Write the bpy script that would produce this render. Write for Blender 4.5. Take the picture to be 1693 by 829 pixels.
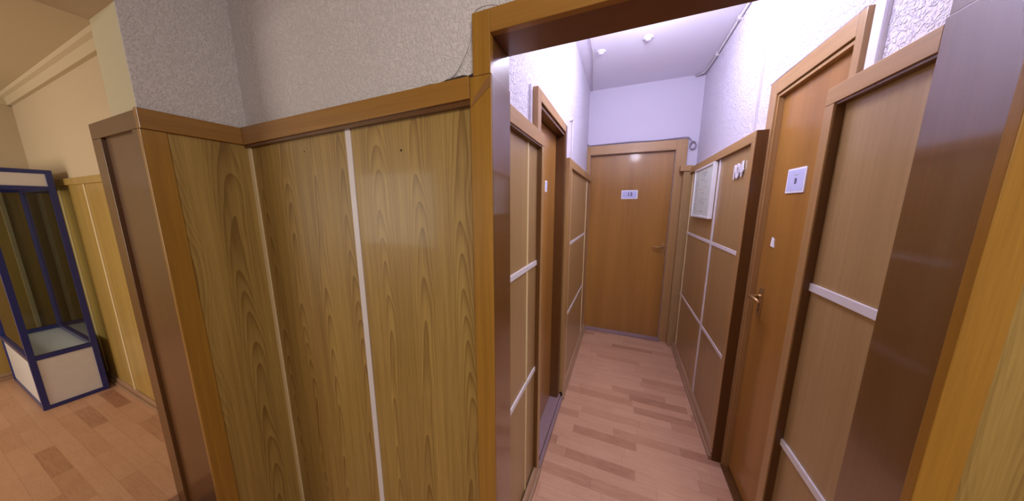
import bpy, bmesh, math, random
from mathutils import Vector, Matrix
random.seed(4)
S = bpy.context.scene
for o in list(bpy.data.objects): bpy.data.objects.remove(o)
COL = S.collection
R = math.radians

# ------------------------------------------------------------------ camera
cd = bpy.data.cameras.new('camera'); cam = bpy.data.objects.new('camera', cd); COL.objects.link(cam)
cam.location = (0, 0, 1.62); cam.rotation_euler = (R(90 - 9.408), 0, R(22.292))
cd.sensor_fit = 'HORIZONTAL'; cd.sensor_width = 36; cd.lens = 445.0 / 1693 * 36; cd.clip_start = 0.02
S.camera = cam
# ------------------------------------------------------------------ world, exposure
w = bpy.data.worlds.new('world'); S.world = w; w.use_nodes = True
w.node_tree.nodes['Background'].inputs[0].default_value = (0.9, 0.9, 1, 1)
w.node_tree.nodes['Background'].inputs[1].default_value = 0.02
S.view_settings.view_transform = 'Standard'; S.view_settings.look = 'None'
S.view_settings.gamma = 1; S.view_settings.use_curve_mapping = False
S.view_settings.exposure = 0.0

def area(name, loc, rot, sx, sy, power, col):
    l = bpy.data.lights.new(name, 'AREA'); l.shape = 'RECTANGLE'; l.size = sx; l.size_y = sy
    l.energy = power; l.color = col
    o = bpy.data.objects.new(name, l); COL.objects.link(o); o.location = loc; o.rotation_euler = [R(a) for a in rot]
    return o
# unseen lights of the corridor, hall ceiling lamp behind the camera, added far room light
Z0 = 1.62; COOL = (0.80, 0.785, 1.0); WARM = (1.0, 0.955, 0.90); ROOMC = (1.0, 0.90, 0.76)
def point(name, loc, r, power, col):
    l = bpy.data.lights.new(name, 'POINT'); l.shadow_soft_size = r; l.energy = power; l.color = col
    o = bpy.data.objects.new(name, l); COL.objects.link(o); o.location = loc
point('corridor_unseen_light', (0.12, 2.02, Z0 + 1.17), .06, 33, COOL)
point('corridor_unseen_light', (0.14, 1.45, Z0 + 0.90), .08, 13, COOL)  # second corridor light, added to spread the brightness along the walls
area('hall_lamp_light', (0.9, -1.0, 2.55), (38, 0, 12), .7, .5, 37, WARM)
area('room_fill_light', (-3.9, -2.25, 1.55), (90, 0, 0), 1.8, 1.3, 50, ROOMC)  # added sideways light for the far room, no window behind it

# ------------------------------------------------------------------ materials
def newmat(name):
    m = bpy.data.materials.new(name); m.use_nodes = True
    return m, m.node_tree, m.node_tree.nodes['Principled BSDF']
def nd(nt, typ, **k):
    n = nt.nodes.new(typ)
    for a, b in k.items(): setattr(n, a, b)
    return n
def val(nt, op, a, b=None, c=None):
    n = nd(nt, 'ShaderNodeMath', operation=op)
    for i, v in enumerate((a, b, c)):
        if v is None: continue
        if isinstance(v, (int, float)): n.inputs[i].default_value = v
        else: nt.links.new(v, n.inputs[i])
    return n.outputs[0]
def comb(nt, x, y, z):
    n = nd(nt, 'ShaderNodeCombineXYZ')
    for i, v in enumerate((x, y, z)):
        if isinstance(v, (int, float)): n.inputs[i].default_value = v
        else: nt.links.new(v, n.inputs[i])
    return n.outputs[0]
def noise(nt, vec, scale, detail=2, rough=.5, dist=0):
    n = nd(nt, 'ShaderNodeTexNoise'); n.inputs['Scale'].default_value = scale
    n.inputs['Detail'].default_value = detail; n.inputs['Roughness'].default_value = rough
    n.inputs['Distortion'].default_value = dist
    nt.links.new(vec, n.inputs['Vector']); return n.outputs['Fac']
def ramp(nt, f, stops):
    n = nd(nt, 'ShaderNodeValToRGB'); e = n.color_ramp.elements
    while len(e) < len(stops): e.new(.5)
    for i, (p, c) in enumerate(stops): e[i].position = p; e[i].color = (*c, 1)
    nt.links.new(f, n.inputs[0]); return n.outputs[0]
def mixc(nt, f, a, b, bl='MIX'):
    n = nd(nt, 'ShaderNodeMix', data_type='RGBA', blend_type=bl)
    for i, v in ((0, f), (6, a), (7, b)):
        if isinstance(v, (int, float)): n.inputs[i].default_value = v
        elif isinstance(v, tuple): n.inputs[i].default_value = (*v, 1)
        else: nt.links.new(v, n.inputs[i])
    return n.outputs[2]
def bump(nt, b, h, strength, dist=.01):
    n = nd(nt, 'ShaderNodeBump'); n.inputs['Strength'].default_value = strength
    n.inputs['Distance'].default_value = dist
    nt.links.new(h, n.inputs['Height']); nt.links.new(n.outputs[0], b.inputs['Normal'])
def pos(nt):
    g = nd(nt, 'ShaderNodeNewGeometry'); s = nd(nt, 'ShaderNodeSeparateXYZ')
    nt.links.new(g.outputs['Position'], s.inputs[0])
    return g.outputs['Position'], s.outputs[0], s.outputs[1], s.outputs[2]
def srgb(r, g, b):
    f = lambda c: (c / 255 / 12.92) if c / 255 <= .04045 else ((c / 255 + .055) / 1.055) ** 2.4
    return (f(r), f(g), f(b))

def wood(name, dark, light, horiz=False, cathedral=0.0, rough=.38, coat=.25, contrast=.5, leaf=.19, fine=1.0):
    m, nt, b = newmat(name)
    P, x, y, z = pos(nt)
    h = val(nt, 'ADD', x, y)
    u, v = (z, h) if horiz else (h, z)
    f1 = noise(nt, comb(nt, val(nt, 'MULTIPLY', u, 70), 0.3, val(nt, 'MULTIPLY', v, 1.6)), 1, 3, .6)
    f2 = noise(nt, comb(nt, val(nt, 'MULTIPLY', u, 9), 2.3, val(nt, 'MULTIPLY', v, .5)), 1, 2, .5)
    f3 = noise(nt, comb(nt, val(nt, 'MULTIPLY', u, 330), 5.3, val(nt, 'MULTIPLY', v, 9)), 1, 1, .5)
    t = val(nt, 'ADD', val(nt, 'MULTIPLY', f1, .55 * fine), val(nt, 'MULTIPLY', f2, 1.0 - .55 * fine))
    t = val(nt, 'ADD', t, val(nt, 'MULTIPLY', val(nt, 'SUBTRACT', f3, .5), .22))
    if cathedral:
        wob = noise(nt, comb(nt, val(nt, 'MULTIPLY', u, 3.0), .7, val(nt, 'MULTIPLY', v, 1.1)), 1, 2, .5)
        uu = val(nt, 'ADD', u, val(nt, 'MULTIPLY', val(nt, 'SUBTRACT', wob, .5), .12))
        q_ = val(nt, 'MULTIPLY', uu, 1 / leaf); cell = val(nt, 'FLOOR', q_)
        wn = nd(nt, 'ShaderNodeTexWhiteNoise', noise_dimensions='1D'); nt.links.new(cell, wn.inputs['W']); rn = wn.outputs['Value']
        px = val(nt, 'MULTIPLY', val(nt, 'SUBTRACT', val(nt, 'FRACT', q_), .5), leaf)
        d = val(nt, 'ADD', val(nt, 'MULTIPLY', v, .032), val(nt, 'ADD', val(nt, 'MULTIPLY', wob, .05), val(nt, 'MULTIPLY', rn, .06)))
        r = val(nt, 'SQRT', val(nt, 'ADD', val(nt, 'MULTIPLY', px, px), val(nt, 'MULTIPLY', d, d)))
        rr = val(nt, 'FRACT', val(nt, 'MULTIPLY', r, 185))
        line = val(nt, 'POWER', rr, 2.2)
        fade = val(nt, 'MAXIMUM', val(nt, 'SUBTRACT', 1, val(nt, 'MULTIPLY', val(nt, 'ABSOLUTE', px), 1 / (leaf * .5))), 0.0)
        t = val(nt, 'SUBTRACT', t, val(nt, 'MULTIPLY', val(nt, 'MULTIPLY', line, fade), cathedral))
    c = ramp(nt, t, [(.5 - contrast * .5, dark), (.5 + contrast * .5, light)])
    nt.links.new(c, b.inputs['Base Color'])
    b.inputs['Roughness'].default_value = rough
    b.inputs['Coat Weight'].default_value = coat; b.inputs['Coat Roughness'].default_value = .1
    bump(nt, b, f3, .06, .002)
    return m
def plain(name, col, rough=.5, metal=0, coat=0, spec=.5):
    m, nt, b = newmat(name)
    P, x, y, z = pos(nt)
    n = noise(nt, P, 14, 3, .6)
    c = mixc(nt, n, tuple(v * .93 for v in col), tuple(min(1, v * 1.05) for v in col))
    nt.links.new(c, b.inputs['Base Color']); b.inputs['Roughness'].default_value = rough
    b.inputs['Metallic'].default_value = metal; b.inputs['Coat Weight'].default_value = coat
    b.inputs['Specular IOR Level'].default_value = spec
    return m
def plaster(name, col, scale=55, strength=.6, dist=.006, lo=.45, hi=.62):
    m, nt, b = newmat(name)
    P, x, y, z = pos(nt)
    a = noise(nt, P, scale, 2, .5, 1.2)
    h = ramp(nt, a, [(lo, (0, 0, 0)), (hi, (1, 1, 1))])
    c = mixc(nt, noise(nt, P, 1.7, 3, .6), tuple(v * .93 for v in col), col)
    nt.links.new(c, b.inputs['Base Color']); b.inputs['Roughness'].default_value = .85
    b.inputs['Specular IOR Level'].default_value = .2
    bump(nt, b, h, strength, dist)
    return m
def linoleum():
    m, nt, b = newmat('plank_linoleum')
    P, x, y, z = pos(nt)
    row = val(nt, 'FLOOR', val(nt, 'MULTIPLY', y, 1 / .073))
    def wn(v, seed):
        n = nd(nt, 'ShaderNodeTexWhiteNoise', noise_dimensions='3D'); nt.links.new(comb(nt, v[0], v[1], seed), n.inputs['Vector'])
        return n.outputs['Value']
    sh = wn((row, 0.0), 1.5)
    xs = val(nt, 'ADD', val(nt, 'MULTIPLY', x, 1 / .42), val(nt, 'MULTIPLY', sh, 7))
    cell = val(nt, 'FLOOR', xs)
    rnd = wn((cell, row), 4.5)
    grain = noise(nt, comb(nt, val(nt, 'MULTIPLY', x, 5), val(nt, 'MULTIPLY', y, 60), val(nt, 'MULTIPLY', rnd, 9)), 1, 3, .6)
    cloud = noise(nt, P, 5, 3, .6)
    t = val(nt, 'ADD', val(nt, 'MULTIPLY', val(nt, 'POWER', rnd, 3), .62), val(nt, 'MULTIPLY', grain, .38))
    g2 = noise(nt, comb(nt, val(nt, 'MULTIPLY', x, 14), val(nt, 'MULTIPLY', y, 260), val(nt, 'MULTIPLY', rnd, 5)), 1, 2, .6)
    t = val(nt, 'ADD', t, val(nt, 'MULTIPLY', val(nt, 'SUBTRACT', g2, .5), .55))
    t = val(nt, 'ADD', t, val(nt, 'MULTIPLY', val(nt, 'SUBTRACT', cloud, .5), .35))
    c = ramp(nt, t, [(.05, srgb(208, 164, 134)), (.55, srgb(190, 144, 114)), (1.0, srgb(148, 100, 76))])
    # thin seams
    fx = val(nt, 'FRACT', xs); fy = val(nt, 'FRACT', val(nt, 'MULTIPLY', y, 1 / .073))
    s = val(nt, 'MAXIMUM', val(nt, 'LESS_THAN', fx, .008), val(nt, 'LESS_THAN', fy, .03))
    c = mixc(nt, val(nt, 'MULTIPLY', s, .22), c, srgb(96, 62, 50))
    nt.links.new(c, b.inputs['Base Color']); b.inputs['Roughness'].default_value = .42
    b.inputs['Specular IOR Level'].default_value = .4
    return m
M = {}
M['ash'] = wood('ash_veneer', srgb(126, 95, 44), srgb(190, 158, 86), cathedral=.42, contrast=.7, rough=.45, coat=.12)
M['ash_far'] = wood('yellow_veneer', srgb(150, 118, 56), srgb(200, 168, 92), contrast=.9, rough=.4, coat=.1)
M['ply'] = wood('corridor_veneer', srgb(142, 112, 68), srgb(182, 150, 104), contrast=.8, rough=.36, coat=.3)
M['rail'] = wood('varnished_rail', srgb(124, 82, 26), srgb(172, 124, 50), horiz=True, contrast=.75, rough=.36, coat=.3)
M['post'] = wood('varnished_post', srgb(128, 86, 24), srgb(178, 130, 46), contrast=.75, rough=.36, coat=.3)
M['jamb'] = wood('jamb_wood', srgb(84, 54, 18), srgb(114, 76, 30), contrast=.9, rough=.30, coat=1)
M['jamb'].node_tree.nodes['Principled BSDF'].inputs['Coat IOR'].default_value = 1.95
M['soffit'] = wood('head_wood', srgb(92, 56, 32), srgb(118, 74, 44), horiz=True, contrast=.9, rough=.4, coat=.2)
M['dark'] = wood('dark_shade_strip', srgb(80, 48, 18), srgb(108, 68, 28), contrast=.9, rough=.38, coat=.3)
M['case_c'] = wood('corridor_casing', srgb(150, 114, 68), srgb(188, 148, 98), contrast=.8, rough=.36, coat=.3)
M['case_ch'] = wood('corridor_casing_head', srgb(150, 114, 68), srgb(188, 148, 98), horiz=True, contrast=.8, rough=.42, coat=.08)
M['door'] = wood('door_veneer', srgb(134, 90, 36), srgb(180, 128, 58), contrast=.75, rough=.36, coat=.35, fine=.42)
M['base'] = wood('baseboard_wood', srgb(140, 108, 82), srgb(186, 150, 120), horiz=True, contrast=.8, rough=.4, coat=.2)
M['thresh'] = wood('threshold_vinyl', srgb(120, 96, 100), srgb(168, 142, 148), horiz=True, contrast=.9, rough=.4, coat=.2)
M['batten'] = plain('white_batten', srgb(222, 216, 220), .4)
M['batten_y'] = plain('cream_batten', srgb(226, 206, 160), .4)
M['plaster'] = plaster('hall_plaster', srgb(218, 212, 212), 80, .6, .005)
M['plaster_c'] = plaster('corridor_plaster', srgb(228, 222, 236), 62, .8, .007)
M['smooth_c'] = plaster('smooth_corridor_paint', srgb(212, 206, 222), 30, .06, .002)
M['beige'] = plaster('beige_paint', srgb(204, 186, 158), 30, .08, .003)
M['pillar'] = plaster('cream_paint', srgb(214, 206, 176), 30, .08, .003)
M['ceil'] = plaster('ceiling_paint', srgb(236, 232, 244), 30, .04, .002)
M['ceil_r'] = plaster('room_ceiling_paint', srgb(206, 190, 160), 30, .05, .003)
M['floor'] = linoleum()
M['blue'] = plain('blue_painted_metal', srgb(34, 44, 118), .35, 0, .4)
M['whitep'] = plain('white_board', srgb(226, 224, 226), .45)
M['paper'] = plain('white_paper', srgb(196, 198, 236), .6)
M['paperw'] = plain('bright_paper', srgb(240, 238, 246), .6)
M['doc'] = plain('pale_green_paper', srgb(224, 240, 234), .35, 0, .5)
M['ink'] = plain('dark_ink', srgb(60, 56, 74), .7)
M['inkl'] = plain('grey_ink', srgb(168, 178, 176), .7)
M['brass'] = plain('brass', srgb(196, 160, 110), .3, .75)
M['cable'] = plain('white_cable', srgb(208, 202, 206), .5)
M['cabled'] = plain('grey_cable', srgb(150, 142, 158), .5)
M['black'] = plain('black_gap', srgb(48, 30, 26), .8)
M['plastic'] = plain('white_plastic', srgb(228, 224, 236), .35)
m, nt, b = newmat('clear_glass'); b.inputs['Base Color'].default_value = (.9, .95, .95, 1)
tr = nd(nt, 'ShaderNodeBsdfTransparent'); gl = nd(nt, 'ShaderNodeBsdfGlossy'); gl.inputs['Roughness'].default_value = .03
mx = nd(nt, 'ShaderNodeMixShader'); fr = nd(nt, 'ShaderNodeFresnel'); fr.inputs[0].default_value = 1.4
tr.inputs[0].default_value = (.93, .95, .94, 1)
nt.links.new(fr.outputs[0], mx.inputs[0]); nt.links.new(tr.outputs[0], mx.inputs[1]); nt.links.new(gl.outputs[0], mx.inputs[2])
nt.links.new(mx.outputs[0], nt.nodes['Material Output'].inputs[0]); M['glass'] = m
m, nt, b = newmat('lit_tube'); b.inputs['Emission Color'].default_value = (.85, .82, 1, 1); b.inputs['Emission Strength'].default_value = 6; M['tube'] = m
m, nt, b = newmat('lit_tube_warm'); b.inputs['Emission Color'].default_value = (1, .9, .7, 1); b.inputs['Emission Strength'].default_value = 5; M['tubew'] = m

# ------------------------------------------------------------------ geometry helpers (world coordinates in, z = 0 is the corridor floor)
def wloc(o):
    v = Vector((0, 0, 0))
    while o: v += o.location; o = o.parent
    return v
class G:
    def __init__(s): s.bm = bmesh.new()
    def box(s, x0, x1, y0, y1, z0, z1, bev=0):
        return s.prism([(x0, y0), (x1, y0), (x1, y1), (x0, y1)], z0, z1, bev)
    def prism(s, pts, z0, z1, bev=0):
        b = bmesh.new()
        lo = [b.verts.new((p[0], p[1], z0)) for p in pts]; hi = [b.verts.new((p[0], p[1], z1)) for p in pts]
        n = len(pts); b.faces.new(lo[::-1]); b.faces.new(hi)
        for i in range(n): b.faces.new((lo[i], lo[(i+1) % n], hi[(i+1) % n], hi[i]))
        return s._add(b, bev)
    def hexa(s, v, bev=0):   # 8 corners, bottom 4 then top 4
        b = bmesh.new(); q = [b.verts.new(p) for p in v]
        for f in ((3, 2, 1, 0), (4, 5, 6, 7), (0, 1, 5, 4), (1, 2, 6, 5), (2, 3, 7, 6), (3, 0, 4, 7)): b.faces.new([q[i] for i in f])
        return s._add(b, bev)
    def _add(s, b, bev=0):
        bmesh.ops.recalc_face_normals(b, faces=b.faces)
        if bev: bmesh.ops.bevel(b, geom=list(b.edges), offset=bev, segments=2, affect='EDGES', profile=.5)
        me = bpy.data.meshes.new('t'); b.to_mesh(me); b.free(); s.bm.from_mesh(me); bpy.data.meshes.remove(me)
        return s
    def tube(s, pts, r, n=8):
        b = bmesh.new(); pts = [Vector(p) for p in pts]; rings = []
        for i, p in enumerate(pts):
            t = (pts[min(i+1, len(pts)-1)] - pts[max(i-1, 0)]).normalized()
            a = t.orthogonal().normalized() if not rings else (pa - t * pa.dot(t)).normalized()
            pa = a; c = t.cross(a)
            rr = r[i] if isinstance(r, (list, tuple)) else r
            rings.append([b.verts.new(p + (a * math.cos(k * 2 * math.pi / n) + c * math.sin(k * 2 * math.pi / n)) * rr) for k in range(n)])
        for i in range(len(rings) - 1):
            for k in range(n): b.faces.new((rings[i][k], rings[i][(k+1) % n], rings[i+1][(k+1) % n], rings[i+1][k]))
        b.faces.new(rings[0][::-1]); b.faces.new(rings[-1])
        for f in b.faces: f.smooth = True
        return s._add(b)
    def lathe(s, prof, c, axis='z', n=32):   # prof [(r, h)]
        b = bmesh.new(); rings = []
        for r, h in prof:
            ring = []
            for k in range(n):
                a = k * 2 * math.pi / n; p, q = r * math.cos(a), r * math.sin(a)
                v = {'z': (p, q, h), 'x': (h, p, q), 'y': (p, h, q)}[axis]
                ring.append(b.verts.new((c[0]+v[0], c[1]+v[1], c[2]+v[2])))
            rings.append(ring)
        for i in range(len(rings)-1):
            for k in range(n): b.faces.new((rings[i][k], rings[i][(k+1) % n], rings[i+1][(k+1) % n], rings[i+1][k]))
        b.faces.new(rings[0]); b.faces.new(rings[-1][::-1])
        for f in b.faces: f.smooth = len(f.verts) == 4
        return s._add(b)
    def make(s, name, mat, parent=None, kind=None):
        me = bpy.data.meshes.new(name); off = wloc(parent) if parent else Vector((0, 0, 0))
        if not parent:
            # own origin at the base centre of the shape
            vs = [v.co for v in s.bm.verts]
            off = Vector(((min(v.x for v in vs) + max(v.x for v in vs)) / 2, (min(v.y for v in vs) + max(v.y for v in vs)) / 2, min(v.z for v in vs)))
        bmesh.ops.translate(s.bm, verts=s.bm.verts, vec=-off)
        s.bm.to_mesh(me); s.bm.free(); me.materials.append(M[mat] if isinstance(mat, str) else mat)
        o = bpy.data.objects.new(name, me); COL.objects.link(o)
        if parent: o.parent = parent
        else: o.location = off
        if kind: o['kind'] = kind
        return o
def box(*a, **k): return G().box(*a, **k)
def empty(name, loc):
    o = bpy.data.objects.new(name, None); COL.objects.link(o); o.location = loc; o.empty_display_size = .1; return o
def struct(name, loc): o = empty(name, loc); o['kind'] = 'structure'; return o
def thing(name, label, cat, loc, group=None):
    o = empty(name, loc); o['label'] = label; o['category'] = cat
    if group: o['group'] = group
    return o
def tag(o, label, cat, group=None):
    o['label'] = label; o['category'] = cat
    if group: o['group'] = group
    return o
def text(name, body, size, mat, parent, loc, rot, depth=.001, bold=0):
    c = bpy.data.curves.new(name, 'FONT'); c.body = body; c.size = size; c.extrude = depth
    c.align_x = 'CENTER'; c.align_y = 'CENTER'; c.offset = bold
    t = bpy.data.objects.new('t', c); COL.objects.link(t)
    me = bpy.data.meshes.new_from_object(t.evaluated_get(bpy.context.evaluated_depsgraph_get()))
    bpy.data.objects.remove(t)
    o = bpy.data.objects.new(name, me); COL.objects.link(o); me.materials.clear(); me.materials.append(M[mat])
    o.parent = parent; o.location = Vector(loc) - wloc(parent); o.rotation_euler = rot
    return o
Z = 1.62                       # eye height; measured heights are relative to it
HF = -0.22                     # hall floor, one step below the corridor floor
CH = Z + 1.33                  # ceiling of corridor and hall
XL, XR = -0.385, 0.62          # faces of the panelling in the corridor
WL, WR = -0.45, 0.69           # plaster of the corridor
YE = 3.52                      # end wall
YF = 0.80                      # front wall of the hall
YJ = 0.925; YJR = 0.965

# ------------------------------------------------------------------ floors, ceilings, walls
g = G(); g.box(WL - .1, WR + .15, YF - .02, YE + .2, -.12, 0); g.make('floor', 'floor', kind='structure')
g = G(); g.box(-5.4, -2.25, -2.3, .86, -.12, 0); g.make('floor', 'floor', kind='structure')
g = G(); g.box(-2.25, 2.5, -2.3, YF + .1, HF - .1, HF); g.make('floor', 'floor', kind='structure')
g = G(); g.box(WL - .2, WR + .2, YF + .12, YE + .2, CH, CH + .1); g.make('ceiling', 'ceil', kind='structure')
g = G(); g.box(-1.99, 2.5, -2.3, YF + .12, CH, CH + .1); g.make('ceiling', 'ceil', kind='structure')
g = G(); g.box(-5.4, -2.0, -2.3, .86, Z + .995, Z + 1.09); g.make('ceiling', 'ceil_r', kind='structure')
# hall front wall with its opening
g = G()
g.box(-1.74, XL - .02, YF, YJ, HF, CH); g.box(XR + .02, 2.5, YF, YJ, HF, CH); g.box(XL - .02, XR + .02, YF, YJ, Z + .53, CH)
g.make('wall_front', 'plaster', kind='structure')
# corridor walls, with recesses behind the doors
g = G(); g.box(WL - .12, WL, YJ, 1.39, 0, CH); g.box(WL - .12, WL, 2.005, YE + .15, 0, CH); g.box(WL - .12, WL, 1.39, 2.005, Z + .50, CH)
g.box(WL - .12, WL - .06, 1.39, 2.005, 0, Z + .50)
g.make('wall_left', 'plaster_c', kind='structure')
g = G(); g.box(WR, WR + .14, YJ, 1.345, 0, CH); g.box(WR, WR + .14, 1.85, YE + .15, 0, CH); g.box(WR, WR + .14, 1.345, 1.85, Z + .55, CH)
g.box(WR + .07, WR + .14, 1.345, 1.85, 0, Z + .55)
g.make('wall_right', 'plaster_c', kind='structure')
g = G(); g.box(WL, -.41, YE, YE + .15, 0, CH); g.box(.487, WR, YE, YE + .15, 0, CH); g.box(-.41, .487, YE, YE + .15, Z + .60, CH)
g.box(-.41, .487, YE + .10, YE + .15, 0, Z + .60)
g.make('wall_back', 'smooth_c', kind='structure')
# end pier of the wall between hall and the room on the left
g = G(); g.box(-2.0, -1.742, .475, .86, Z + .36, CH); g.box(-2.0, -1.748, .53, .86, 0, Z + .36); o = g.make('wall_pier', 'pillar', kind='structure')
box(-1.742, -1.733, .475, YF, Z + .362, CH).make('pier_plaster', 'plaster', o)
g = G(); g.box(-2.0, -1.733, -2.3, .475, Z + .726, CH); g.make('wall_lintel', 'beige', kind='structure')
# rest of the hall
g = G(); g.box(2.5, 2.6, -2.3, YJ, HF, CH); g.make('wall_hall_right', 'plaster', kind='structure')
g = G(); g.box(-5.4, 2.6, -2.4, -2.3, HF, CH); g.make('wall_behind', 'plaster', kind='structure')
g = G(); g.box(-2.0, -1.74, -2.3, -1.2, HF, Z + .726); g.make('wall_hall_left', 'plaster', kind='structure')
# far room
g = G(); g.box(-5.4, -2.0, .72, .86, 0, Z + 1.0); g.make('wall_room_right', 'beige', kind='structure')
g = G(); g.box(-5.4, -5.3, -2.3, .86, 0, Z + 1.0); g.make('wall_room_left', 'beige', kind='structure')
def cornice(name, P0, P1, nrm):
    # stepped moulding, section (out, height)
    sec = [(0, -.085), (.022, -.085), (.03, -.03), (.05, -.022), (.055, 0), (0, 0)]
    b = bmesh.new(); rings = []
    for P in (P0, P1):
        rings.append([b.verts.new((P[0] + nrm[0] * s, P[1] + nrm[1] * s, Z + .995 + h)) for s, h in sec])
    n = len(sec)
    for k in range(n): b.faces.new((rings[0][k], rings[0][(k+1) % n], rings[1][(k+1) % n], rings[1][k]))
    b.faces.new(rings[0]); b.faces.new(rings[1][::-1])
    g = G(); g._add(b); return g.make(name, 'ceil_r', kind='structure')
cornice('trim_1', (-5.3, .72), (-2.0, .72), (0, -1)); cornice('trim_2', (-5.3, -2.3), (-5.3, .72), (1, 0))

# ------------------------------------------------------------------ opening casing
T = struct('trim_3', (0.12, YF, 0))
bv = .0015
# jamb boards line the opening, fully round: left, right, head
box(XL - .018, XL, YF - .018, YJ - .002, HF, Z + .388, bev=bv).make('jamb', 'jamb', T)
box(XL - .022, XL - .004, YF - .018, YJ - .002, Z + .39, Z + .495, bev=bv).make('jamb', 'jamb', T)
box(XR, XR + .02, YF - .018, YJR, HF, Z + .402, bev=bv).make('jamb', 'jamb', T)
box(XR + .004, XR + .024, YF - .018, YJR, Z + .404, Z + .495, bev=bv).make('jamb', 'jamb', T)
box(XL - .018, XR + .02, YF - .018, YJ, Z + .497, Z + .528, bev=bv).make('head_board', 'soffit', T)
box(-.459, -.386, .778, YF, HF, Z + .386, bev=.002).make('casing_post', 'post', T)
box(-.447, -.388, .778, YF, Z + .387, Z + .556, bev=.002).make('casing_post', 'post', T)
box(.615, .672, .778, YF, HF, Z + .556, bev=.002).make('casing_post', 'post', T)
box(-.388, .614, .778, YF, Z + .494, Z + .556, bev=.002).make('casing_head', 'rail', T)
# brown repair putty at the joint
g = G(); g.hexa([(-.456, .7765, Z+.30), (-.388, .7765, Z+.352), (-.388, .779, Z+.352), (-.456, .779, Z+.30), (-.44, .7765, Z+.33), (-.388, .7765, Z+.384), (-.388, .779, Z+.384), (-.44, .779, Z+.33)])
g.make('putty_patch', plain('putty', srgb(134, 92, 44), .6), T)

# ------------------------------------------------------------------ hall panelling
T = struct('trim_4', (-1.08, YF, HF))
box(-1.73, -.459, .797, YF + .004, HF, Z + .36).make('panel', 'ash', T)
g = G()
g.hexa([(-1.735, .772, Z+.291), (-.459, .772, Z+.325), (-.459, YF, Z+.325), (-1.735, YF, Z+.291),
        (-1.735, .772, Z+.371), (-.459, .772, Z+.388), (-.459, YF, Z+.388), (-1.735, YF, Z+.371)], bev=.0015)
g.make('rail', 'rail', T)
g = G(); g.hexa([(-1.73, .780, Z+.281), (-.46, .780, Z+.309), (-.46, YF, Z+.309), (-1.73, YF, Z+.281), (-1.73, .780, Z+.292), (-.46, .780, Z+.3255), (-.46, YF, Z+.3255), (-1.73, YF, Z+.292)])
g.make('shade_strip', 'dark', T)  # dark strip standing in for the shade under the rail
box(-1.042, -1.013, .793, .798, HF, Z + .308, bev=.001).make('batten', 'batten', T)
# dark ragged gap where the plaster has come away above the rail
b = bmesh.new(); n = 26; up = []; lo = []; up2 = []; lo2 = []
for i in range(n + 1):
    f = i / n; x = -.98 + f * (.98 - .452); zt = Z + .371 + .017 * (x + 1.735) / 1.276
    hh = (.002 + .014 * f ** 1.3) * (.75 + .5 * random.random())
    up.append(b.verts.new((x, .7945, zt + hh))); lo.append(b.verts.new((x, .7945, zt - .003)))
    up2.append(b.verts.new((x, .802, zt + hh))); lo2.append(b.verts.new((x, .802, zt - .003)))
for i in range(n):
    b.faces.new((lo[i], lo[i+1], up[i+1], up[i])); b.faces.new((up[i], up[i+1], up2[i+1], up2[i])); b.faces.new((lo2[i], up2[i], up2[i+1], lo2[i+1]))
g = G(); g._add(b); g.make('plaster_gap', 'black', T)
for x, z, r in ((-.763, .20, .004), (-1.31, .235, .003), (-.553, -1.35, .003)):
    G().lathe([(.0004, -.0015), (r, -.001), (r, .0)], (x, .797, Z + z), 'y', 10).make('nail_hole', 'black', T)

# pier panelling (side and end)
T = struct('trim_5', (-1.74, .62, HF))
box(-1.745, -1.733, .53, YF, HF, Z + .36).make('panel', 'ash', T)
box(-1.746, -1.718, .467, YF - .028, Z + .293, Z + .368, bev=.0015).make('rail', 'rail', T)
box(-1.746, -1.725, .467, .535, HF, Z + .292, bev=.0015).make('stile', 'post', T)
box(-1.733, -1.706, .791, .797, HF, Z + .29, bev=.001).make('batten', 'batten_y', T)
T = struct('trim_6', (-2.0, .47, HF))
box(-2.25, -1.747, .481, .72, HF, Z + .355).make('core', 'dark', T)
box(-2.255, -1.7465, .468, .52, Z + .295, Z + .362, bev=.0015).make('rail', 'dark', T)
box(-2.255, -2.148, .468, .52, HF, Z + .294, bev=.0015).make('stile', 'dark', T)
box(-1.80, -1.7465, .468, .52, HF, Z + .294, bev=.0015).make('stile', 'dark', T)
box(-2.25, -2.004, .522, .719, Z + .3555, Z + .362, bev=.0015).make('cap', 'dark', T)

# ------------------------------------------------------------------ corridor panelling, left near box
def hbatten(T, x0, x1, y0, y1, zc, h=.025, mat='batten'):
    return box(x0, x1, y0, y1, zc - h / 2, zc + h / 2, bev=.001).make('batten', mat, T)
def vbatten(T, x0, x1, yc, z0, z1, w=.014, mat='batten_y'):
    return box(x0, x1, yc - w / 2, yc + w / 2, z0, z1, bev=.0008).make('batten', mat, T)
T = struct('trim_7', (XL, 1.15, 0))
box(WL, XL - .026, YJ, 1.372, 0, Z + .33).make('panel', 'ply', T)
box(WL, XL, YJ, 1.376, Z + .291, Z + .350, bev=.0015).make('rail', 'case_ch', T)
box(WL, XL, 1.338, 1.376, 0, Z + .29, bev=.0015).make('stile', 'case_c', T)
hbatten(T, XL - .027, XL - .020, YJ + .003, 1.334, -.294 + Z); hbatten(T, XL - .027, XL - .020, YJ + .003, 1.334, -.905 + Z)
vbatten(T, XL - .027, XL - .022, 1.19, .07, Z + .285, .011)
box(WL, XL - .004, YJ, 1.337, Z + .283, Z + .2908).make('shade_strip', 'dark', T); box(XL - .03, XL - .004, 1.332, 1.3378, .07, Z + .283).make('shade_strip', 'dark', T)  # dark strips in place of the recess shade below rail and along stile
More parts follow.
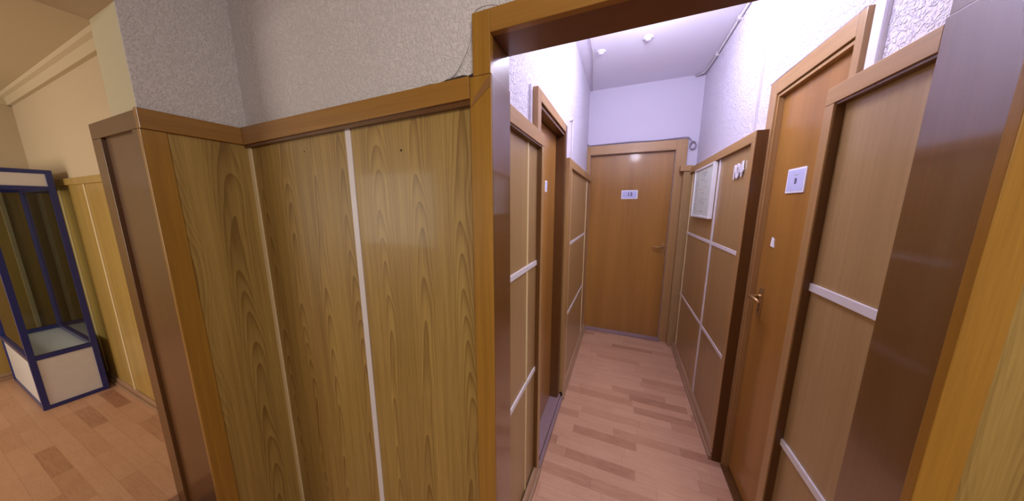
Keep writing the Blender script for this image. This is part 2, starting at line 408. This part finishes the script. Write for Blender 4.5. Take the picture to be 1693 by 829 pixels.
# left far box
T = struct('trim_8', (XL, 2.7, 0))
box(WL, XL - .02, 2.06, YE - .03, 0, Z + .33).make('panel', 'ply', T)
box(WL, XL, 2.055, YE - .02, Z + .287, Z + .348, bev=.0015).make('rail', 'case_ch', T)
box(WL, XL, 2.055, 2.16, 0, Z + .286, bev=.0015).make('stile', 'case_c', T)
hbatten(T, XL - .021, XL - .016, 2.18, 3.22, -.315 + Z); hbatten(T, XL - .021, XL - .016, 2.18, 3.22, -.94 + Z)
vbatten(T, XL - .021, XL - .015, 2.25, .07, Z + .285, .02); vbatten(T, XL - .021, XL - .015, 3.23, .07, Z + .285, .03)
# right far box with its return onto the end wall
T = struct('trim_9', (XR, 2.6, 0))
box(XR + .02, WR, 1.88, 3.41, 0, Z + .37).make('panel', 'ply', T)
box(XR, WR, 1.872, 3.40, Z + .338, Z + .393, bev=.0015).make('rail', 'case_ch', T)
box(XR, XR + .02, 1.872, 1.918, 0, Z + .337, bev=.0015).make('stile', 'case_c', T)
box(XR + .003, WR, 1.868, 1.8795, 0, Z + .392, bev=.001).make('side_board', 'dark', T)
box(.565, WR, 3.40, 3.49, 0, Z + .37).make('return_panel', 'ply', T)
box(.53, XR + .02, 3.385, 3.47, Z + .362, Z + .418, bev=.0015).make('rail', 'case_ch', T)
hbatten(T, XR + .016, XR + .021, 1.92, 3.38, -.281 + Z); hbatten(T, XR + .016, XR + .021, 1.92, 3.38, -.957 + Z)
vbatten(T, XR + .015, XR + .021, 2.485, .07, Z + .335, .03, 'batten'); vbatten(T, XR + .015, XR + .021, 3.33, .07, Z + .335, .03)
# right near box
T = struct('trim_10', (XR, 1.15, 0))
box(XR + .028, WR, YJR, 1.326, 0, Z + .36).make('panel', 'ply', T)
box(XR, WR, YJR, 1.33, Z + .336, Z + .391, bev=.0015).make('rail', 'case_ch', T)
box(XR, WR, 1.286, 1.33, 0, Z + .335, bev=.0015).make('stile', 'case_c', T)
hbatten(T, XR + .021, XR + .029, .98, 1.285, -.290 + Z, .028); hbatten(T, XR + .021, XR + .029, .98, 1.285, -.934 + Z, .028)
box(XR + .005, WR, YJR, 1.286, Z + .328, Z + .3358).make('shade_strip', 'dark', T); box(XR + .005, XR + .03, 1.281, 1.2858, .07, Z + .328).make('shade_strip', 'dark', T)  # recess shade of the near right panel, built as dark strips
# hall panelling right of the opening
T = struct('trim_11', (1.5, YF, HF))
box(.672, 2.5, .792, YF + .004, HF, Z + .36).make('panel', 'ash', T)
box(.672, 2.5, .772, YF, Z + .31, Z + .39, bev=.0015).make('rail', 'rail', T)

# baseboards
def basebd(name, x0, x1, y0, y1, side, wd=.034):
    g = G(); h = .066
    sec = [(0, 0), (wd, 0), (wd, .020), (wd - .004, .026), (wd - .014, .028), (wd - .014, .034), (wd - .010, .036), (wd - .010, .050), (wd - .018, h), (0, h)]
    if side == 'x+': P = lambda s, z, t: (x0 + s, t, z); ends = (y0, y1)
    elif side == 'x-': P = lambda s, z, t: (x1 - s, t, z); ends = (y0, y1)
    else: P = lambda s, z, t: (t, y1 - s, z); ends = (x0, x1)
    b = bmesh.new(); rg = [[b.verts.new(P(s, z, t)) for s, z in sec] for t in ends]; n = len(sec)
    for k in range(n): b.faces.new((rg[0][k], rg[0][(k+1) % n], rg[1][(k+1) % n], rg[1][k]))
    b.faces.new(rg[0]); b.faces.new(rg[1][::-1]); g._add(b)
    return g.make(name, 'base', kind='structure')
basebd('baseboard_left', XL - .02, 0, YJ, 1.376, 'x+')
basebd('baseboard_left', XL - .02, 0, 2.055, YE - .03, 'x+')
basebd('baseboard_right', 0, XR + .02, 1.87, 3.40, 'x-')
basebd('baseboard_right', 0, XR + .02, YJR, 1.33, 'x-')
basebd('baseboard_room_right', -5.3, -2.25, 0, .708, 'y-', .024)
basebd('baseboard_room_left', -5.3, 0, -2.3, .686, 'x+')

# ------------------------------------------------------------------ doors
# left door
D = struct('door_1', (WL, 1.7, 0))
def lever(parent, base, nrm, along, mat='brass', plate=True, L=.11):
    """lever handle; base on leaf, nrm outwards, along the lever's direction"""
    B = Vector(base); N = Vector(nrm); A = Vector(along); U = Vector((0, 0, 1))
    root = G()
    if plate:
        v = []
        for s in (0, 1):
            for a, u in ((-.018, -.11), (.018, -.11), (.018, .05), (-.018, .05)): v.append(tuple(B + A * a + U * u + N * (.006 * s)))
        root.hexa(v, bev=.002)
    pl = root.make('handle_plate', mat, parent) if plate else None
    h = G(); h.tube([B + N * .004, B + N * .012], .014, 16)
    h.tube([B + N * .01, B + N * .042, B + N * .05 + A * .008, B + N * .05 + A * L * .6 + U * .003, B + N * .046 + A * L - U * .004], [.009, .009, .0095, .0085, .006], 12)
    h.make('handle_lever', mat, pl or parent)
    if plate: G().lathe([(.0005, 0), (.006, 0), (.006, .002), (.0005, .002)], tuple(B - U * .075 + N * .006), 'x' if abs(N.x) > .5 else 'y', 14).make('keyhole', 'black', pl)
xc = -.41
box(xc - .04, xc, 1.333, 1.39, 0, Z + .565, bev=.002).make('casing', 'case_c', D)
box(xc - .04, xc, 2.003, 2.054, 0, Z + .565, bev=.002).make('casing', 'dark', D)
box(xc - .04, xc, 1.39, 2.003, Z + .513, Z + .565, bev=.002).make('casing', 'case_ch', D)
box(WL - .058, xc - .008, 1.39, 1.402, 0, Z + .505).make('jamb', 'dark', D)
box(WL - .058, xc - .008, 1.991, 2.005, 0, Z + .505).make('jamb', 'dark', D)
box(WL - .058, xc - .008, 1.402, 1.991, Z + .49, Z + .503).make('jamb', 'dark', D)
lf = box(-.505, -.475, 1.404, 1.989, .05, Z + .487, bev=.002).make('door_leaf', 'door', D)
g = G(); g.prism([(-.397, 1.378), (-.377, 1.378), (-.377, 2.052), (-.397, 2.052)], .0, .032, .003)
g.prism([(-.505, 1.405), (-.398, 1.378), (-.398, 2.052), (-.505, 1.99)], .0, .052, .003)
g.make('threshold', 'thresh', D)
# end door
D = struct('door_2', (.04, YE, 0))
box(-.449, -.41, 3.495, YE, 0, Z + .705, bev=.002).make('casing', 'case_c', D)
box(.487, .592, 3.495, YE, 0, Z + .705, bev=.002).make('casing', 'case_c', D)
box(-.41, .487, 3.495, YE, Z + .602, Z + .705, bev=.002).make('casing', 'case_ch', D)
box(-.408, .485, YE + .03, YE + .07, .02, Z + .598, bev=.002).make('door_leaf', 'door', D)
box(-.385, .50, 3.47, YE + .04, 0, .022, bev=.003).make('threshold', 'thresh', D)
lever(D, (.452, YE + .03, Z - .475), (0, -1, 0), (-1, 0, 0), L=.125)
# right door
D = struct('door_3', (WR, 1.6, 0))
box(.672, WR, 1.85, 1.922, 0, Z + .622, bev=.002).make('casing', 'case_c', D)
box(.672, WR, 1.312, 1.347, 0, Z + .622, bev=.002).make('casing', 'case_c', D)
box(.672, WR, 1.347, 1.85, Z + .552, Z + .622, bev=.002).make('casing', 'case_ch', D)
box(.703, .735, 1.352, 1.845, .02, Z + .548, bev=.002).make('door_leaf', 'door', D)
box(.68, .703, 1.347, 1.36, .0, Z + .548).make('door_stop', 'case_c', D)
box(.68, .703, 1.838, 1.85, .0, Z + .548).make('door_stop', 'case_c', D)
box(.68, .703, 1.36, 1.838, Z + .535, Z + .548).make('door_stop', 'case_ch', D)
box(.665, .735, 1.347, 1.85, 0, .012, bev=.002).make('threshold', 'dark', D)
lever(D, (.703, 1.765, Z - .475), (-1, 0, 0), (0, -1, 0), L=.10)

# ------------------------------------------------------------------ signs and papers
t = thing('door_sign', 'small white sign with the number 13 on the door at the corridor end', 'sign', (.053, YE + .03, Z + .08))
box(-.036, .142, YE + .024, YE + .0295, Z + .082, Z + .184, bev=.001).make('sign_frame', 'paperw', t)
box(-.025, .131, YE + .022, YE + .0245, Z + .092, Z + .174).make('sign_face', 'paper', t)
text('number', '13', .058, 'ink', t, (.057, YE + .0215, Z + .134), (R(90), 0, 0), .0005, .0012)
t = thing('door_sign', 'square white paper notice taped high on the right-hand door', 'sign', (.702, 1.617, Z + .06))
box(.6985, .7025, 1.547, 1.687, Z + .058, Z + .166).make('paper_sheet', 'paperw', t)
box(.6975, .699, 1.555, 1.679, Z + .066, Z + .158).make('paper_face', 'paper', t)
text('number', '8', .036, 'ink', t, (.697, 1.613, Z + .108), (R(90), 0, R(-90)), .0004, .0003)
box(.697, .6977, 1.60, 1.63, Z + .134, Z + .138).make('printed_line', 'inkl', t)
t = thing('door_sign', 'narrow white sign on the recessed door leaf on the left', 'sign', (-.474, 1.73, Z + .10))
box(-.4748, -.471, 1.71, 1.755, Z + .09, Z + .16, bev=.001).make('sign_plate', 'paperw', t)
box(-.4712, -.470, 1.717, 1.748, Z + .098, Z + .152).make('sign_face', 'paper', t)
# scrap of paper at the right-hand door's edge
b = bmesh.new(); pts = [(1.712, -.205), (1.75, -.20), (1.742, -.155), (1.722, -.165), (1.718, -.185)]
g = G(); fr_ = [b.verts.new((.6995, y, Z + z)) for y, z in pts]; bk = [b.verts.new((.7025, y, Z + z)) for y, z in pts]
b.faces.new(fr_); b.faces.new(bk[::-1])
for i in range(5): b.faces.new((fr_[i], fr_[(i+1) % 5], bk[(i+1) % 5], bk[i]))
g._add(b); tag(g.make('paper_scrap', 'paperw'), 'torn white scrap of paper stuck on the right-hand door above its handle', 'paper')
# framed document
t = thing('notice_board', 'white framed document with fine print hanging on the right corridor panelling', 'notice board', (XR, 2.82, Z - .1))
fx = XR + .018
g = G(); g.box(fx - .03, fx, 2.535, 2.552, Z - .10, Z + .332, bev=.002); g.box(fx - .03, fx, 3.098, 3.115, Z - .10, Z + .332, bev=.002)
g.box(fx - .03, fx, 2.552, 3.098, Z - .10, Z - .083, bev=.002); g.box(fx - .03, fx, 2.552, 3.098, Z + .315, Z + .332, bev=.002)
g.make('frame', 'whitep', t)
d = box(fx - .022, fx - .004, 2.552, 3.098, Z - .083, Z + .315).make('document', 'doc', t)
g = G(); random.seed(9)
g.box(fx - .0226, fx - .0219, 2.72, 2.86, Z + .27, Z + .282); g.box(fx - .0226, fx - .0219, 2.75, 2.83, Z + .25, Z + .258)
for k in range(26):
    zz = Z + .225 - k * .0105
    if random.random() < .8: g.box(fx - .0225, fx - .0219, 2.98, 2.98 + .03 + .05 * random.random(), zz, zz + .004)
    if random.random() < .3: y0 = 2.64 + .2 * random.random(); g.box(fx - .0225, fx - .0219, y0, y0 + .06 + .06 * random.random(), zz, zz + .004)
g.box(fx - .0225, fx - .0219, 2.66, 2.9, Z + .05, Z + .054)
g.box(fx - .0228, fx - .0219, 2.74, 2.84, Z - .05, Z - .042)
fp = g.make('fine_print', 'inkl', d); fp['kind'] = 'stuff'
# raised number
t = thing('room_number', 'white number 104 in thick plastic figures on the right corridor panelling', 'number', (XR + .01, 2.1, Z + .14))
for ch, yy, zz in (('1', 2.155, .203), ('0', 2.105, .207), ('4', 2.05, .212)):
    text('digit', ch, .115, 'plastic', t, (XR + .013, yy, Z + zz), (R(90), 0, R(-90)), .003, .005)

# ------------------------------------------------------------------ cables, trunking, pipes
def cable(name, pts, r, mat, label, cat='cable', sm=6):
    P = [Vector(p) for p in pts]; out = []
    for i in range(len(P) - 1):
        p0, p1, p2, p3 = P[max(i-1, 0)], P[i], P[i+1], P[min(i+2, len(P)-1)]
        for k in range(sm):
            u = k / sm
            out.append(.5 * ((2 * p1) + (-p0 + p2) * u + (2*p0 - 5*p1 + 4*p2 - p3) * u*u + (-p0 + 3*p1 - 3*p2 + p3) * u**3))
    out.append(P[-1]); g = G(); g.tube(out, r, 8)
    return tag(g.make(name, mat), label, cat)
yw = .794
cable('loose_cable', [(-.365, .785, Z+.562), (-.394, .782, Z+.567), (-.433, .784, Z+.566), (-.452, yw, Z+.548), (-.462, yw, Z+.504), (-.478, yw, Z+.467), (-.519, yw, Z+.415), (-.552, .79, Z+.400), (-.585, .785, Z+.391)], .0022, 'cable',
      'thin white wire looping from the opening casing down to the wall rail')
# end door
cable('door_cable', [(-.452, 3.50, Z+.42), (-.452, 3.50, Z+.70), (-.44, 3.49, Z+.725), (-.40, 3.505, Z+.715), (0, 3.505, Z+.722), (.3, 3.505, Z+.715), (.55, 3.495, Z+.722), (.60, 3.50, Z+.71), (.625, 3.50, Z+.675)], .006, 'cabled',
      'grey cable running over the top of the casing of the end door')
pts = []
for k in range(34):
    a = k / 33 * 2 * math.pi * 2.6; pts.append((.635 + .026 * math.cos(a), 3.496 + .0006 * k - .01, Z + .635 + .038 * math.sin(a)))
cable('cable_coil', pts, .005, 'cabled', 'coiled end of cable hanging beside the top right of the end door', sm=2)
cable('wall_cable', [(WL + .006, 2.33, Z+.68), (WL + .012, 2.38, Z+.705), (WL + .006, 2.43, Z+.68), (WL + .006, 2.44, Z+.34)], .006, 'cable',
      'pale cable with a hooked top on the left wall beyond the recessed door')
cable('casing_cable', [(.683, 1.925, Z+.36), (.683, 1.927, Z+.60), (.680, 1.922, Z+.628), (.679, 1.6, Z+.627), (.679, 1.33, Z+.626)], .004, 'cabled',
      'thin dark cable lying along the top of the right-hand door casing', sm=4)
cable('ceiling_cable', [(-.333, 2.2, CH - .006), (-.335, 2.69, CH - .006), (-.38, 3.1, CH - .006), (-.421, 3.505, CH - .006)], .005, 'cable',
      'thin cable along the left side of the corridor ceiling')
g = G(); g.tube([(WR - .012, 1.0, CH - .014), (WR - .012, 3.30, CH - .014), (WR - .03, 3.45, CH - .014), (.60, 3.505, CH - .014)], .009, 8)
for y in (2.05, 2.6, 3.1): g.box(WR - .026, WR, y - .012, y + .012, CH - .03, CH - .001)
tag(g.make('ceiling_conduit', 'cable'), 'grey conduit clipped in the angle of ceiling and right wall', 'conduit')
def trunk(y, w, z0, z1, lab, mat):
    t = thing('cable_trunking', lab, 'trunking', (WR, y, z0))
    box(WR - .014, WR - .0005, y - w / 2, y + w / 2, z0, z1, bev=.002).make('cover', mat, t)
    box(WR - .006, WR - .0003, y - w / 2 - .003, y + w / 2 + .003, z0, z1).make('base', 'cable', t)
trunk(2.11, .022, Z + .395, CH - .03, 'thin pale vertical strip on the right wall above the far panelling', 'cable')
trunk(1.27, .040, Z + .392, CH - .001, 'wide white vertical cable trunking above the near right panelling', 'plastic')
# strip beside the left door's casing
tag(box(WL + .0005, WL + .012, 1.312, 1.332, Z + .352, Z + .57, bev=.001).make('cable_strip', 'plastic'), 'short white strip against the left door casing', 'strip')

# ------------------------------------------------------------------ ceiling fittings
def detector(x, y, lab):
    t = thing('smoke_detector', lab, 'smoke detector', (x, y, CH - .026))
    G().lathe([(.002, 0), (.036, 0), (.038, -.007), (.033, -.011), (.002, -.011)], (x, y, CH), 'z').make('base', 'plastic', t)
    G().lathe([(.002, -.011), (.024, -.011), (.020, -.021), (.010, -.025), (.002, -.025)], (x, y, CH), 'z').make('sensor', 'plastic', t)
detector(-.265, 2.70, 'small round white smoke detector on the ceiling, near the left wall')
detector(.098, 2.63, 'small round white smoke detector in the middle of the corridor ceiling')
def pendant(x, y, zl, lab):  # fittings out of view, put in to account for the corridor light
    dz = CH - zl - .07
    t = thing('unseen_pendant', lab, 'lamp', (x, y, zl + .03))
    G().lathe([(.002, 0), (.045, 0), (.04, -.02), (.002, -.02)], (x, y, CH), 'z').make('ceiling_rose', 'plastic', t)
    G().tube([(x, y, CH - .02), (x, y, CH - dz + .02)], .004).make('unseen_cord', 'plastic', t)
    G().lathe([(.002, .03), (.024, .03), (.026, -.02), (.002, -.02)], (x, y, CH - dz), 'z').make('unseen_lamp_holder', 'plastic', t)
pendant(.12, 2.02, Z + 1.17 + .005, 'unseen pendant lamp hanging halfway along the corridor ceiling')
pendant(.14, 1.45, Z + .90 + .03, 'added, unseen pendant lamp hanging from the corridor ceiling just inside the opening')  # added to go with the second corridor light

# ------------------------------------------------------------------ far room panelling
T = struct('trim_12', (-3.7, .72, 0))
box(-5.3, -2.26, .708, .72, 0, Z + .20).make('panel', 'ash_far', T)
box(-5.3, -2.26, .693, .72, Z + .165, Z + .215, bev=.0015).make('rail', 'ash_far', T)
for x in (-5.02, -4.45, -3.79, -3.2, -2.6): box(x - .015, x + .015, .701, .709, .05, Z + .164, bev=.001).make('batten', 'batten_y', T)
T = struct('trim_13', (-5.3, -.8, 0))
box(-5.3, -5.288, -2.3, .708, 0, Z + .20).make('panel', 'ash_far', T)
box(-5.3, -5.273, -2.3, .692, Z + .165, Z + .215, bev=.0015).make('rail', 'ash_far', T)
for y in (.545, .645, .2, -.3, -.8): box(-5.289, -5.281, y - .012, y + .012, .07, Z + .164, bev=.001).make('batten', 'batten_y', T)

# ------------------------------------------------------------------ display case
cx0, cx1, cy0, cy1 = -5.20, -4.18, .35, .652; zt = Z + .275; zb = Z - 1.165; p = .03
t = thing('display_case', 'tall glass display case with blue metal frame and white base', 'display case', ((cx0 + cx1) / 2, (cy0 + cy1) / 2, 0))
for x0, y0 in ((cx0, cy0), (cx1 - p, cy0), (cx0, cy1 - p), (cx1 - p, cy1 - p)):
    box(x0, x0 + p, y0, y0 + p, 0, zt, bev=.002).make('post', 'blue', t)
for z0, z1 in ((0, .032), (zb - .035, zb), (zt - .03, zt), (zt - .155, zt - .125)):
    g = G(); g.box(cx0 + p, cx1 - p, cy0 + .001, cy0 + p, z0, z1); g.box(cx0 + p, cx1 - p, cy1 - p, cy1 - .001, z0, z1)
    g.box(cx0 + .001, cx0 + p, cy0 + p, cy1 - p, z0, z1); g.box(cx1 - p, cx1 - .001, cy0 + p, cy1 - p, z0, z1)
    g.make('frame_rail', 'blue', t)
q = .008
for n_, (z0, z1) in (('base_panel', (.032, zb - .035)), ('fascia_panel', (zt - .125, zt - .03))):
    box(cx0 + p, cx1 - p, cy0 + q, cy0 + q + .01, z0, z1).make(n_, 'whitep', t)
    box(cx0 + p, cx1 - p, cy1 - q - .01, cy1 - q, z0, z1).make(n_, 'whitep', t)
    box(cx0 + q, cx0 + q + .01, cy0 + p, cy1 - p, z0, z1).make(n_, 'whitep', t)
    box(cx1 - q - .01, cx1 - q, cy0 + p, cy1 - p, z0, z1).make(n_, 'whitep', t)
box(cx0 + .02, cx1 - .02, cy0 + .02, cy1 - .02, zb - .06, zb - .045).make('deck', 'whitep', t)
box(cx0 + .01, cx1 - .01, cy0 + .01, cy1 - .01, zt - .03, zt - .02).make('top', 'whitep', t)
for a in ((cx0 + p, cx1 - p, cy0 + .012, cy0 + .016), (cx0 + .012, cx0 + .016, cy0 + p, cy1 - p), (cx1 - .016, cx1 - .012, cy0 + p, cy1 - p), (cx0 + p, cx1 - p, cy1 - .016, cy1 - .012)):
    box(*a, zb, zt - .155).make('glass_pane', 'glass', t)
